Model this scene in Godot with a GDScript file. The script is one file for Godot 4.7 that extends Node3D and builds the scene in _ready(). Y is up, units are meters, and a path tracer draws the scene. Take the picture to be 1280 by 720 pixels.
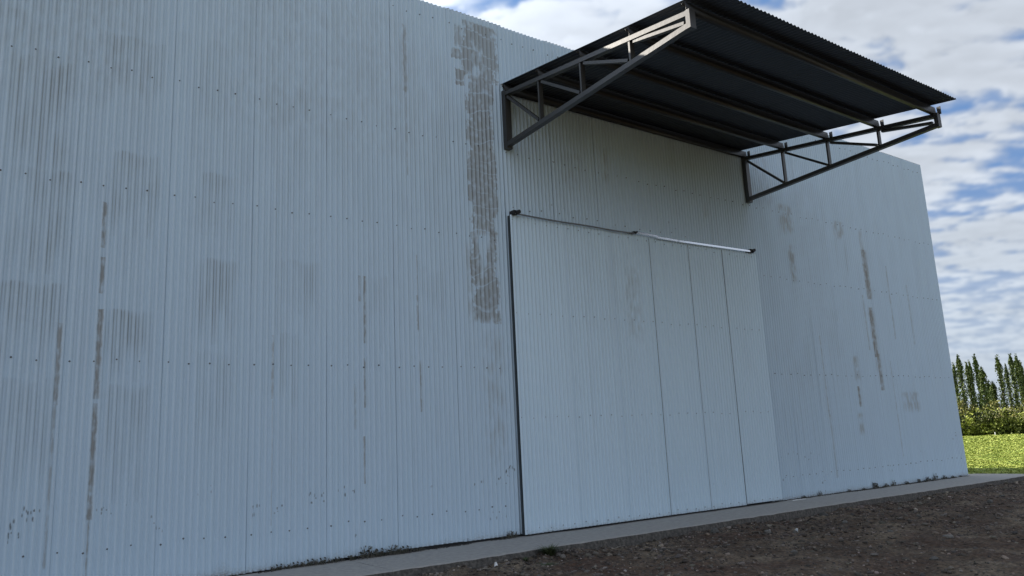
extends Node3D
# A white corrugated steel warehouse with a sliding door under a cantilevered canopy.
# X runs along the facade to the right, Y up, Z out of the facade; the facade plane is z = 0.

const SUN := Vector3(-0.28, 0.63, -1.0)
const WALL_TOP := 8.1
const WALL_FOOT := 0.04
const SHEET := 0.9845
const PITCH := SHEET / 13.0
const FIRST := 0.975
const LEFT_SHEET := -10
const WALL_END := FIRST + 20 * SHEET
const WALL_START := FIRST + LEFT_SHEET * SHEET
const DEPTH := 14.0

var M := {}
var used := {}
var rng := RandomNumberGenerator.new()

# ---------------------------------------------------------------- naming and tagging
func numbered(called: String) -> String:
	if not used.has(called):
		used[called] = 0
		return called
	used[called] += 1
	return "%s_%03d" % [called, used[called]]

func tag(o: Node, label: String, category: String, group := "") -> void:
	o.set_meta("label", label)
	o.set_meta("category", category)
	if group != "":
		o.set_meta("group", group)

func thing(called: String, label: String, category: String, at := Vector3.ZERO, group := "") -> Node3D:
	var o := Node3D.new()
	o.name = numbered(called)
	add_child(o)
	o.position = at
	tag(o, label, category, group)
	return o

func part(called: String, mesh: Mesh, mat: Material, parent: Node) -> MeshInstance3D:
	var o := MeshInstance3D.new()
	o.mesh = mesh
	o.material_override = mat
	if parent == self:
		o.name = numbered(called)
	else:
		var n := 0
		var full := called
		while parent.has_node(NodePath(full)):
			n += 1
			full = "%s_%03d" % [called, n]
		o.name = full
	parent.add_child(o)
	return o

func struct_piece(called: String, mesh: Mesh, mat: Material) -> MeshInstance3D:
	var o := part(called, mesh, mat, self)
	o.set_meta("kind", "structure")
	return o

func scatter(called: String, mesh: Mesh, mat: Material, places: Array, colors: Array, parent: Node) -> MultiMeshInstance3D:
	var mm := MultiMesh.new()
	mm.transform_format = MultiMesh.TRANSFORM_3D
	mm.use_colors = colors.size() > 0
	mm.mesh = mesh
	mm.instance_count = places.size()
	for i in places.size():
		mm.set_instance_transform(i, places[i])
		if colors.size() > 0:
			mm.set_instance_color(i, colors[i])
	var o := MultiMeshInstance3D.new()
	o.multimesh = mm
	o.material_override = mat
	o.name = numbered(called)
	o.set_meta("kind", "stuff")
	parent.add_child(o)
	return o

# ---------------------------------------------------------------- shapes
func start() -> SurfaceTool:
	var st := SurfaceTool.new()
	st.begin(Mesh.PRIMITIVE_TRIANGLES)
	return st

func box(st: SurfaceTool, lo: Vector3, hi: Vector3) -> void:
	var b := BoxMesh.new()
	b.size = hi - lo
	st.append_from(b, 0, Transform3D(Basis(), (lo + hi) / 2))

func box_mesh(lo: Vector3, hi: Vector3) -> ArrayMesh:
	var st := start()
	box(st, lo, hi)
	return st.commit()

# a bar from a to b lying in a plane x = const: "across" is its size along x, "deep" its size in the plane
func bar(a: Vector3, b: Vector3, across: float, deep: float) -> ArrayMesh:
	var st := start()
	var c := BoxMesh.new()
	c.size = Vector3(across, deep, a.distance_to(b))
	var along := (b - a).normalized()
	var up := along.cross(Vector3.RIGHT).normalized()
	if up.y < 0:
		up = -up
	var right := up.cross(along).normalized()
	st.append_from(c, 0, Transform3D(Basis(right, up, along), (a + b) / 2))
	return st.commit()

func rod(st: SurfaceTool, a: Vector3, b: Vector3, r: float, r2 := -1.0, sides := 8) -> void:
	var c := CylinderMesh.new()
	c.bottom_radius = r
	c.top_radius = r if r2 < 0 else r2
	c.height = a.distance_to(b)
	c.radial_segments = sides
	c.rings = 1
	var y := (b - a).normalized()
	var x := y.cross(Vector3.RIGHT if absf(y.x) < 0.9 else Vector3.FORWARD).normalized()
	st.append_from(c, 0, Transform3D(Basis(x, y, x.cross(y)), (a + b) / 2))

# corrugated steel sheet. It starts at "origin", runs "width" along "side" with waves along "out", and "length" along "down".
func corrugated(origin: Vector3, side: Vector3, down: Vector3, out: Vector3, width: float, length: float, pitch: float, phase: float, amp: float, lift: float, uv_of: Callable, rows := 1, seg := 8, wobble := 0.0) -> ArrayMesh:
	var n := int(round(width / pitch * seg))
	var v := PackedVector3Array()
	var nor := PackedVector3Array()
	var uv := PackedVector2Array()
	var idx := PackedInt32Array()
	for j in rows + 1:
		for i in n + 1:
			var s := width * i / n
			var a := TAU * (s / pitch - phase)
			var w := wobble * (sin(s * 4.1 + j * 1.3 + origin.x * 3.0) + sin(j * 0.9 + origin.x * 7.7))
			var p := origin + side * s + down * (length * j / rows) + out * (amp * cos(a) + lift * (1.0 - s / width) + w)
			v.append(p)
			var slope := -amp * TAU / pitch * sin(a)
			nor.append((out - side * slope).normalized())
			uv.append(uv_of.call(p))
	for j in rows:
		for i in n:
			var q := j * (n + 1) + i
			idx.append_array([q, q + 1, q + n + 2, q, q + n + 2, q + n + 1])
	var arr := []
	arr.resize(Mesh.ARRAY_MAX)
	arr[Mesh.ARRAY_VERTEX] = v
	arr[Mesh.ARRAY_NORMAL] = nor
	arr[Mesh.ARRAY_TEX_UV] = uv
	arr[Mesh.ARRAY_INDEX] = idx
	var m := ArrayMesh.new()
	m.add_surface_from_arrays(Mesh.PRIMITIVE_TRIANGLES, arr)
	return m

# a closed outline in the (z, y) plane drawn out along x
func extrude_x(outline: PackedVector2Array, x0: float, x1: float) -> ArrayMesh:
	var st := start()
	var n := outline.size()
	var area := 0.0
	for i in n:
		area += outline[i].cross(outline[(i + 1) % n])
	for i in n:
		var a := outline[i]
		var b := outline[(i + 1) % n]
		var q := [Vector3(x0, a.y, a.x), Vector3(x0, b.y, b.x), Vector3(x1, b.y, b.x), Vector3(x1, a.y, a.x)]
		if area > 0:
			q.reverse()
		for k in [0, 1, 2, 0, 2, 3]:
			st.add_vertex(q[k])
	var tri := Geometry2D.triangulate_polygon(outline)
	for e in 2:
		for k in range(0, tri.size(), 3):
			var t := [tri[k], tri[k + 1], tri[k + 2]]
			var w := (outline[t[1]] - outline[t[0]]).cross(outline[t[2]] - outline[t[0]])
			if (w > 0) != (e == 0):
				t.reverse()
			for c in t:
				st.add_vertex(Vector3(x0 if e == 0 else x1, outline[c].y, outline[c].x))
	st.set_smooth_group(-1)
	st.generate_normals()
	return st.commit()

func rock(seed_value: int, flat: float) -> ArrayMesh:
	var s := SphereMesh.new()
	s.radius = 1.0
	s.height = 2.0
	s.radial_segments = 7
	s.rings = 4
	var r := RandomNumberGenerator.new()
	r.seed = seed_value
	var nz := FastNoiseLite.new()
	nz.seed = seed_value
	nz.frequency = 0.9
	var arr := s.get_mesh_arrays()
	var v: PackedVector3Array = arr[Mesh.ARRAY_VERTEX]
	var idx: PackedInt32Array = arr[Mesh.ARRAY_INDEX]
	var stretch := Vector3(r.randf_range(0.8, 1.3), flat, r.randf_range(0.7, 1.0))
	var st := start()
	st.set_smooth_group(-1)
	for k in idx:
		var p := v[k]
		p *= 1.0 + 0.45 * nz.get_noise_3dv(p * 1.6)
		st.add_vertex(p * stretch)
	st.generate_normals()
	return st.commit()

# ---------------------------------------------------------------- textures and materials
func noise(seed_value: int, frequency: float, octaves := 4, type := FastNoiseLite.TYPE_SIMPLEX_SMOOTH) -> FastNoiseLite:
	var n := FastNoiseLite.new()
	n.seed = seed_value
	n.noise_type = type
	n.frequency = frequency
	n.fractal_octaves = octaves
	return n

func noise_tex(seed_value: int, frequency: float, from: Color, to: Color, size := 512, octaves := 5) -> NoiseTexture2D:
	var t := NoiseTexture2D.new()
	t.width = size
	t.height = size
	t.seamless = true
	t.noise = noise(seed_value, frequency, octaves)
	var g := Gradient.new()
	g.set_color(0, from)
	g.set_color(1, to)
	t.color_ramp = g
	return t

func bump_tex(seed_value: int, frequency: float, strength: float, size := 512, octaves := 5) -> NoiseTexture2D:
	var t := NoiseTexture2D.new()
	t.width = size
	t.height = size
	t.seamless = true
	t.as_normal_map = true
	t.bump_strength = strength
	t.noise = noise(seed_value, frequency, octaves)
	return t

func lin(r: float, g: float, b: float) -> Color:
	return Color(r, g, b).linear_to_srgb()

func paint(color: Color, rough: float, metal := 0.0, spec := 0.5) -> StandardMaterial3D:
	var m := StandardMaterial3D.new()
	m.albedo_color = color
	m.roughness = rough
	m.metallic = metal
	m.metallic_specular = spec
	return m

# Weathered white sheet steel: a picture of the paint over one length of wall, dirt where the photograph has it.
# marks: [x0, y0, x1, y1, strength, kind]; the picture starts at x = from and is "span" metres long
func wall_picture(from: float, span: float, marks: Array, spots: Array, seed_value: int, cols := 2048, base_color := Color(0.795, 0.868, 0.922)) -> ImageTexture:
	var rows := int(cols * WALL_TOP / span)
	var per := cols / span
	var r := RandomNumberGenerator.new()
	r.seed = seed_value
	var rough_noise := noise(seed_value, 1.6, 4)
	var clean := base_color
	var im := Image.create_empty(cols, rows, false, Image.FORMAT_RGB8)
	im.fill(clean)
	# faint run-off streaks, one narrow column at a time
	for i in cols:
		var x := from + (i + 0.5) / per
		var sheet_tone := 0.016 * sin(floor((x - FIRST) / SHEET) * 12.9898)
		var y := 0
		while y < rows:
			var h := r.randi_range(60, 420)
			var wobble := 1.0 + sheet_tone + 0.020 * rough_noise.get_noise_2d(x * 9.0, y / per * 0.4) + r.randf_range(-0.012, 0.008)
			im.fill_rect(Rect2i(i, y, 1, h), Color(clean.r * wobble, clean.g * wobble * 0.998, clean.b * wobble * 0.992))
			y += h
	var fine := noise(seed_value + 5, 5.0, 4)
	var coarse := noise(seed_value + 9, 1.1, 3)
	for m in marks:
		var kind: String = m[5]
		var x0: float = m[0]
		var x1: float = m[2]
		var y0: float = m[1]
		var y1: float = m[3]
		var i0 := clampi(int((x0 - from) * per), 0, cols - 1)
		var i1 := clampi(int((x1 - from) * per), 0, cols - 1)
		var j0 := clampi(int((WALL_TOP - y1) * per), 0, rows - 1)
		var j1 := clampi(int((WALL_TOP - y0) * per), 0, rows - 1)
		for j in range(j0, j1):
			var y := WALL_TOP - (j + 0.5) / per
			var ty := (y - y0) / (y1 - y0)
			for i in range(i0, i1):
				var x := from + (i + 0.5) / per
				var tx := (x - x0) / (x1 - x0)
				var wave := (x - FIRST) / PITCH - 0.75
				wave -= floor(wave)          # 0 on a ridge, 0.5 in a valley
				var a: float = m[4]
				var tone := Color(0.555, 0.535, 0.505)
				if kind == "streak":
					a *= 0.80 * smoothstep(0.0, 0.35, minf(tx, 1 - tx) + 0.12 * fine.get_noise_2d(y * 2.0, x * 4.0)) * clampf(0.75 + 1.1 * fine.get_noise_2d(x * 3.0, y), 0, 1)
					a *= smoothstep(0, 0.02, ty) * smoothstep(0, 0.01, 1 - ty)
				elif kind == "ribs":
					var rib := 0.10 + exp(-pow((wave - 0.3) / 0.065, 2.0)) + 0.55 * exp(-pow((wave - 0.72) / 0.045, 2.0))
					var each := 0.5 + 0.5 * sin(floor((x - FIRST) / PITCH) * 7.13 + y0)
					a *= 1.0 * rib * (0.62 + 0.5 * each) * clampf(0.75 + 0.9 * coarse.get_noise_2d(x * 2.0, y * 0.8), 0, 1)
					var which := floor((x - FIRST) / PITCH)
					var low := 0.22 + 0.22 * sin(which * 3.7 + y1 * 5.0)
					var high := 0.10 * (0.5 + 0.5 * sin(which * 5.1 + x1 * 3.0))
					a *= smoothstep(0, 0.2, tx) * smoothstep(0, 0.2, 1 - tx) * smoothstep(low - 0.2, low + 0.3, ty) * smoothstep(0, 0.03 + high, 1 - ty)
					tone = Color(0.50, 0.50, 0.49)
				elif kind == "wash":
					a *= clampf(0.5 + 1.3 * fine.get_noise_2d(x * 1.5, y * 0.6), 0, 1) * smoothstep(0, 0.3, tx) * smoothstep(0, 0.3, 1 - tx) * smoothstep(0, 0.3, ty) * smoothstep(0, 0.15, 1 - ty)
					a *= 0.6 + 0.4 * cos(TAU * (wave - 0.3))
					tone = Color(0.54, 0.51, 0.465)
				else:   # "smear": a band wiped with horizontal strokes
					var strokes := (y + 0.05 * sin(x * 6.0 + y * 2.3) + 0.16 * coarse.get_noise_2d(x * 0.7, y * 1.4)) / 0.26
					strokes -= floor(strokes)
					var wiped := smoothstep(0.0, 0.09, strokes) * smoothstep(0.0, 0.05, 1 - strokes)
					var body := clampf(1.1 + 2.0 * coarse.get_noise_2d(x * 2.2 + 4.0, y * 1.1) + 1.2 * fine.get_noise_2d(x * 2.0, y), 0, 1) if kind == "blotch" else clampf(1.0 + 1.1 * fine.get_noise_2d(x * 1.6, y * 1.2), 0, 1)
					var ragged := (0.28 * coarse.get_noise_2d(y * 1.6, x * 2.0) + 0.16 * fine.get_noise_2d(y * 2.0, x * 4.0)) * (1.0 if tx < 0.5 else -1.0)
					wiped = lerpf(1.0, wiped, clampf(0.8 + 1.2 * coarse.get_noise_2d(x * 1.3 + 9.0, y * 1.7), 0, 1))
					if kind == "vee":   # a clean wedge left between two prongs
						var half := 0.30 * clampf((ty - 0.42 + 0.25 * coarse.get_noise_2d(x * 6.0, y * 2.0)) / 0.5, 0, 1)
						a *= smoothstep(half - 0.10, half + 0.06, absf(tx - 0.46) + (0.12 if half <= 0.0 else 0.0))
					a *= body * (0.22 + 0.78 * wiped) * smoothstep(0.02, 0.10, tx + ragged * 0.9) * smoothstep(0.02, 0.10, 1 - tx - ragged * 0.9)
					a *= smoothstep(0.0, 0.05, ty + 0.10 * fine.get_noise_2d(x * 4.0, 11.0)) * smoothstep(0.0, 0.04, 1 - ty)
					a *= 0.72 + 0.28 * cos(TAU * (wave - 0.28))
					tone = Color(0.525, 0.512, 0.490)
				if a > 0.01:
					var was := im.get_pixel(i, j)
					im.set_pixel(i, j, was.lerp(tone, minf(a, 0.95)))
	# dark chips and mud specks
	for s in spots:
		for k in int(ceil(s[3] * 0.7)):
			var cx: float = s[0] + r.randfn(0, s[2])
			var cy: float = s[1] + r.randfn(0, s[2] * 0.8)
			var w := r.randf_range(0.003, 0.009)
			var h := r.randf_range(0.006, 0.026)
			var i0 := int((cx - w - from) * per)
			var i1 := int((cx + w - from) * per) + 1
			for i in range(maxi(i0, 0), mini(i1, cols)):
				for j in range(maxi(int((WALL_TOP - cy - h) * per), 0), mini(int((WALL_TOP - cy + h) * per) + 1, rows)):
					var d := Vector2((from + i / per - cx) / w, (WALL_TOP - j / per - cy) / h).length()
					var a: float = clampf(1.3 - d + 0.4 * fine.get_noise_2d(i * 0.3, j * 0.3), 0, 1) * s[4] * 0.75
					if a > 0:
						im.set_pixel(i, j, im.get_pixel(i, j).lerp(Color(0.24, 0.235, 0.22), a))
	# splashed soil along the foot
	for i in cols:
		var x := from + (i + 0.5) / per
		var reach := 0.05 + 0.07 * maxf(0, coarse.get_noise_2d(x * 2.0, 30.0)) + 0.05 * maxf(0, fine.get_noise_2d(x * 3.0, 3.0))
		for j in range(int((WALL_TOP - WALL_FOOT - reach * 2.5) * per), rows):
			var up := WALL_TOP - j / per - 0.02
			var a := 0.75 * exp(-up / reach * 2.2) * clampf(0.6 + 1.2 * fine.get_noise_2d(x * 5.0, up * 6.0), 0, 1)
			if a > 0.02:
				im.set_pixel(i, j, im.get_pixel(i, j).lerp(Color(0.46, 0.43, 0.39), minf(a, 0.9)))
	return ImageTexture.create_from_image(im)

func wall_material(tex: Texture2D) -> StandardMaterial3D:
	var m := StandardMaterial3D.new()
	m.albedo_texture = tex
	m.roughness = 0.32
	m.metallic_specular = 0.5
	return m

func grain(color: Color, freq: float, a: float, b: float, rough: float, bump: float, scale: float, seed_value: int) -> StandardMaterial3D:
	var m := StandardMaterial3D.new()
	m.albedo_color = color
	m.albedo_texture = noise_tex(seed_value, freq, Color(a, a, a), Color(b, b * 0.985, b * 0.97))
	m.normal_enabled = true
	m.normal_texture = bump_tex(seed_value + 1, freq * 1.6, bump)
	m.normal_scale = 1.0
	m.roughness = rough
	m.uv1_triplanar = true
	m.uv1_world_triplanar = true
	m.uv1_scale = Vector3.ONE * scale
	return m

func make_materials() -> void:
	M.charcoal = grain(lin(0.034, 0.034, 0.034), 0.02, 0.85, 1.0, 0.50, 0.2, 0.7, 31)
	M.charcoal.metallic_specular = 0.75
	M.charcoal.uv1_world_triplanar = true
	M.purlin = grain(lin(0.030, 0.030, 0.030), 0.02, 0.8, 1.0, 0.45, 0.4, 0.8, 35)
	M.roof_sheet = paint(lin(0.030, 0.034, 0.042), 0.5)
	M.black = paint(lin(0.012, 0.012, 0.013), 0.7)
	M.door_frame = paint(lin(0.050, 0.058, 0.064), 0.5)
	M.galvanised = paint(lin(0.93, 0.935, 0.94), 0.22, 0.85)
	M.dull_rail = paint(lin(0.20, 0.21, 0.22), 0.5, 0.3)
	M.screw = paint(lin(0.12, 0.125, 0.13), 0.6)
	M.door_screw = paint(lin(0.30, 0.32, 0.34), 0.5)
	M.concrete = grain(lin(0.40, 0.385, 0.36), 0.04, 0.86, 1.0, 0.9, 2.0, 0.45, 41)
	M.kerb = grain(lin(0.20, 0.185, 0.165), 0.03, 0.6, 1.0, 0.95, 5.0, 0.8, 45)  # slab concrete darkened: the shade of the front face is put into this colour
	M.soil = grain(Color.WHITE, 0.02, 0.45, 1.0, 0.96, 12.0, 1.3, 51)
	M.soil.vertex_color_use_as_albedo = true
	M.stone = grain(Color.WHITE, 0.03, 0.7, 1.0, 0.9, 4.0, 4.0, 61)
	M.stone.vertex_color_use_as_albedo = true
	M.field = grain(lin(0.26, 0.33, 0.06), 0.03, 0.75, 1.0, 0.95, 8.0, 0.6, 71)
	M.dull_grass = grain(lin(0.20, 0.20, 0.07), 0.03, 0.6, 1.0, 0.95, 6.0, 0.3, 75)
	M.leaf = StandardMaterial3D.new()
	M.leaf.vertex_color_use_as_albedo = true
	M.leaf.roughness = 0.6
	M.leaf.backlight = Color(0.55, 0.6, 0.25)
	M.leaf.metallic_specular = 0.35
	M.bark = grain(lin(0.10, 0.085, 0.07), 0.03, 0.6, 1.0, 0.95, 5.0, 0.8, 81)
	M.litter = paint(Color(0.95, 0.95, 0.94), 0.6)
	M.straw = paint(lin(0.27, 0.24, 0.19), 0.85)
	M.rubber = paint(lin(0.02, 0.02, 0.022), 0.8)

# ---------------------------------------------------------------- sky
func make_sky() -> Sky:
	var w := 2560
	var h := 1280
	var px := PackedFloat32Array()
	px.resize(w * h * 3)
	var big := noise(3, 0.62, 3)
	var mid := noise(11, 2.3, 5)
	var bank := noise(23, 0.30, 2)
	var fleck := noise(37, 6.5, 4)
	var sun := SUN.normalized()
	for j in range(0, h / 2):
		var th := PI * (j + 0.5) / h
		var y := cos(th)
		var sn := sin(th)
		var flat := 1.0 / (y + 0.075)
		var blue := Vector3(0.058, 0.122, 0.255).lerp(Vector3(0.14, 0.20, 0.30), pow(1 - y, 5.0))
		var haze := 1.0 - smoothstep(0.02, 0.30, y)
		for i in w:
			var ph := TAU * (i + 0.5) / w
			var d := Vector3(sin(ph) * sn, y, -cos(ph) * sn)
			var qx := d.x * flat
			var qz := d.z * flat
			# a mackerel layer: cells drawn out across the wind
			var rx := qx * 0.80 + qz * 0.60
			var rz := -qx * 0.60 + qz * 0.80
			var n1 := big.get_noise_2d(rx * 0.95, rz * 1.45)
			var n2 := mid.get_noise_2d(rx * 1.25 + n1 * 0.35, rz * 1.75)
			var b := bank.get_noise_2d(qx, qz)
			var n3 := fleck.get_noise_2d(rx * 1.1 + n2 * 0.12, rz * 1.5)
			var dens := 0.38 + n1 * 0.50 + n2 * 0.80 + n3 * 0.42 + b * 0.24
			var cover := smoothstep(-0.20, 0.46, dens)
			cover = cover + (1 - cover) * haze * 0.75
			var thick := smoothstep(0.35, 1.05, dens)
			var s := maxf(d.dot(sun), 0.0)
			var glow := pow(s, 4.0)
			var bright := lerpf(0.305, 0.230, thick) * (1.0 + 0.30 * n2 + 0.34 * n3) + 0.46 * pow(s, 3.0) * (1 - 0.15 * thick)
			var cloud := Vector3(0.875, 0.955, 1.075) * bright
			cloud = cloud.lerp(Vector3(0.235, 0.275, 0.32) * (1 + 0.25 * n2), haze * 0.6)
			var c := blue * (1 + 0.8 * glow)
			c = c.lerp(cloud, cover)
			var at := (j * w + i) * 3
			px[at] = c.x
			px[at + 1] = c.y
			px[at + 2] = c.z
	for k in range(w * h / 2, w * h):
		px[k * 3] = 0.04
		px[k * 3 + 1] = 0.038
		px[k * 3 + 2] = 0.033
	var im := Image.create_from_data(w, h, false, Image.FORMAT_RGBF, px.to_byte_array())
	var p := PanoramaSkyMaterial.new()
	p.panorama = ImageTexture.create_from_image(im)
	var sky := Sky.new()
	sky.sky_material = p
	return sky

# ---------------------------------------------------------------- the warehouse
func make_warehouse() -> Node3D:
	var marks_a := [
		[6.16, 7.00, 6.88, 8.02, 0.78, "blotch"], [5.98, 7.28, 6.16, 7.46, 0.75, "blotch"], [6.02, 6.84, 6.24, 7.12, 0.85, "blotch"], [6.03, 7.5, 6.2, 7.9, 0.5, "blotch"], [6.20, 4.45, 6.76, 7.10, 0.80, "smear"], [6.18, 3.10, 6.71, 4.62, 0.86, "vee"],
		[6.12, 2.9, 6.24, 4.4, 0.5, "wash"], [6.30, 0.8, 6.80, 3.1, 0.30, "wash"],
		[1.255, 3.70, 1.315, 4.24, 0.85, "streak"], [1.265, 3.18, 1.325, 3.60, 0.9, "streak"], [1.265, 2.01, 1.340, 3.01, 0.9, "streak"], [1.270, 0.75, 1.335, 1.98, 0.9, "streak"],
		[1.290, 0.15, 1.315, 0.78, 0.75, "streak"], [0.895, 1.95, 0.955, 2.84, 0.75, "streak"], [0.905, 0.3, 0.940, 1.98, 0.5, "streak"],
		[4.435, 2.73, 4.495, 3.66, 0.9, "streak"], [4.365, 3.30, 4.425, 3.66, 0.5, "streak"], [4.435, 1.88, 4.485, 2.54, 0.85, "streak"], [4.425, 0.91, 4.470, 1.52, 0.8, "streak"], [4.30, 1.6, 4.345, 2.2, 0.35, "streak"],
		[5.265, 2.92, 5.300, 4.04, 0.55, "streak"], [5.255, 2.95, 5.305, 3.45, 0.7, "streak"], [5.275, 1.81, 5.325, 2.53, 0.7, "streak"], [3.205, 2.0, 3.245, 2.8, 0.6, "streak"], [3.22, 0.5, 3.24, 2.0, 0.3, "streak"],
		[5.10, 6.5, 5.20, 7.6, 0.5, "streak"], [5.155, 5.2, 5.18, 6.6, 0.4, "streak"],
		[0.25, 4.15, 0.96, 5.85, 0.65, "ribs"], [0.33, 3.35, 0.98, 4.55, 0.75, "ribs"], [0.20, 6.00, 0.40, 6.35, 0.6, "ribs"], [1.29, 3.85, 1.90, 4.90, 0.8, "ribs"], [1.29, 2.20, 1.88, 3.03, 0.85, "ribs"],
		[1.17, 5.55, 1.90, 6.35, 0.5, "ribs"], [2.24, 3.95, 2.82, 4.80, 0.5, "ribs"], [2.24, 2.65, 2.84, 3.72, 0.7, "ribs"], [0.30, 2.20, 0.97, 3.28, 0.65, "ribs"], [1.33, 0.90, 1.88, 2.20, 0.5, "ribs"],
		[0.40, 1.10, 0.98, 2.26, 0.5, "ribs"], [3.20, 2.80, 3.86, 3.80, 0.5, "ribs"], [3.28, 1.9, 3.6, 2.85, 0.5, "ribs"], [2.30, 1.2, 2.75, 2.6, 0.35, "ribs"], [4.5, 2.6, 4.85, 3.7, 0.3, "ribs"], [5.3, 2.9, 5.8, 3.9, 0.3, "ribs"],
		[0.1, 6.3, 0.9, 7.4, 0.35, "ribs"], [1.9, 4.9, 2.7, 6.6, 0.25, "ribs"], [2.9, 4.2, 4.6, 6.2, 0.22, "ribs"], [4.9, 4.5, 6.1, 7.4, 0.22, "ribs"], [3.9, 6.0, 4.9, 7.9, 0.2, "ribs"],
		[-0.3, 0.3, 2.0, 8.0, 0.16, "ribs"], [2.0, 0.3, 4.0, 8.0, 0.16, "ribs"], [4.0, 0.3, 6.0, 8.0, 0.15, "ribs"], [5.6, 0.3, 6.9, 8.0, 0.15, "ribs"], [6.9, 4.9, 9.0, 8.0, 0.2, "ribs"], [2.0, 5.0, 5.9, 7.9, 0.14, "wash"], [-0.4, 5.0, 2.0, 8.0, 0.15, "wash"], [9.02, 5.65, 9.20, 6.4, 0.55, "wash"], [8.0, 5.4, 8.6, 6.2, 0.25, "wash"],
	]
	var marks_b := [
		[14.22, 4.30, 14.47, 5.26, 1.5, "wash"], [14.00, 5.35, 14.60, 6.12, 1.1, "wash"], [16.00, 5.50, 16.56, 6.0, 1.1, "wash"], [16.05, 4.8, 16.2, 5.6, 0.5, "ribs"], [16.4, 4.6, 16.55, 5.6, 0.5, "ribs"],
		[17.08, 5.05, 17.28, 5.90, 0.8, "wash"], [17.10, 4.20, 17.34, 5.40, 1.0, "streak"], [17.06, 4.0, 17.42, 5.5, 0.5, "wash"], [17.06, 2.85, 17.30, 4.02, 1.0, "streak"], [17.0, 2.3, 17.38, 4.1, 0.5, "wash"], [17.16, 2.1, 17.34, 2.95, 0.8, "streak"],
		[16.12, 2.25, 16.42, 2.9, 1.1, "wash"], [16.20, 1.75, 16.32, 2.2, 1.0, "streak"], [16.05, 1.1, 16.30, 1.65, 1.1, "wash"], [14.96, 1.55, 15.04, 3.28, 0.4, "streak"], [15.0, 0.3, 15.06, 1.7, 0.3, "streak"],
		[17.95, 1.55, 18.9, 2.1, 1.0, "wash"], [16.9, 3.0, 16.96, 4.3, 0.4, "streak"], [18.1, 3.3, 18.18, 5.1, 0.35, "streak"], [18.95, 3.2, 19.04, 4.7, 0.4, "streak"], [17.7, 0.6, 17.76, 2.8, 0.4, "streak"],
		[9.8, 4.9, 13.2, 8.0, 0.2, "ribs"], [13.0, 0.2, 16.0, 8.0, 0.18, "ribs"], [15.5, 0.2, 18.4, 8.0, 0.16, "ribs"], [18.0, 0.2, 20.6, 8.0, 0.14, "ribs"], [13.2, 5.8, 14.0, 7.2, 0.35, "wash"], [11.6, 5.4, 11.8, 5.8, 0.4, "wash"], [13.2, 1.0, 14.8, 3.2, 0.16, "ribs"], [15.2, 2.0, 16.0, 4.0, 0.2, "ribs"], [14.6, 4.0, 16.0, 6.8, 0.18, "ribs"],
	]
	var spots_a := [[0.78, 0.88, 0.06, 14, 0.8], [0.63, 0.68, 0.04, 9, 0.8], [0.53, 0.75, 0.05, 6, 0.7], [1.44, 0.89, 0.05, 8, 0.7], [3.05, 0.72, 0.04, 8, 0.85], [3.34, 0.72, 0.04, 7, 0.8], [3.76, 0.81, 0.035, 6, 0.9], [3.88, 0.82, 0.03, 4, 0.8],
		[4.18, 0.86, 0.06, 4, 0.9], [4.28, 0.84, 0.02, 3, 0.95], [5.44, 0.82, 0.02, 3, 0.5], [6.12, 0.79, 0.015, 2, 0.9], [6.25, 0.82, 0.03, 2, 0.7], [6.59, 0.82, 0.05, 8, 0.9], [6.73, 0.95, 0.05, 14, 0.9], [6.79, 1.0, 0.03, 5, 0.8], [6.5, 0.33, 0.06, 6, 0.5],
		[1.9, 0.8, 0.1, 4, 0.5], [2.5, 0.95, 0.08, 4, 0.4], [4.32, 0.28, 0.015, 4, 0.7], [1.97, 0.6, 0.02, 4, 0.4], [7.6, 5.2, 0.5, 10, 0.4], [8.8, 5.1, 0.5, 8, 0.4]]
	var spots_b := [[13.47, 0.98, 0.08, 6, 0.6], [13.6, 0.75, 0.12, 5, 0.5], [14.1, 0.79, 0.07, 9, 0.8], [14.38, 0.81, 0.06, 8, 0.9], [20.14, 0.97, 0.05, 5, 0.8], [20.3, 1.06, 0.04, 5, 0.8], [14.6, 0.35, 0.1, 9, 0.6], [17.1, 0.3, 0.12, 9, 0.6], [13.3, 0.5, 0.1, 5, 0.5], [18.6, 0.7, 0.2, 6, 0.4], [10.5, 5.1, 0.6, 10, 0.4]]
	var from_a := -0.5
	var span_a := 10.5
	var from_b := 9.8
	var span_b := 10.95
	M.wall_a = wall_material(wall_picture(from_a, span_a, marks_a, spots_a, 5))
	M.wall_b = wall_material(wall_picture(from_b, span_b, marks_b, spots_b, 17))
	M.door_sheet = wall_material(wall_picture(6.8, 10.5, [[8.0, 1.0, 9.6, 4.6, 0.12, "ribs"], [9.2, 2.8, 9.7, 4.3, 0.2, "wash"], [10.9, 0.3, 12.9, 4.6, 0.10, "ribs"]], [[8.6, 3.9, 0.25, 7, 0.4], [7.6, 2.6, 0.4, 6, 0.35], [11.5, 0.3, 0.6, 9, 0.4]], 29, 1536, Color(0.84, 0.915, 0.965)))
	var w := thing("warehouse", "large white corrugated steel warehouse with stained facade behind the concrete apron", "warehouse")
	var split := FIRST + 9 * SHEET
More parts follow.
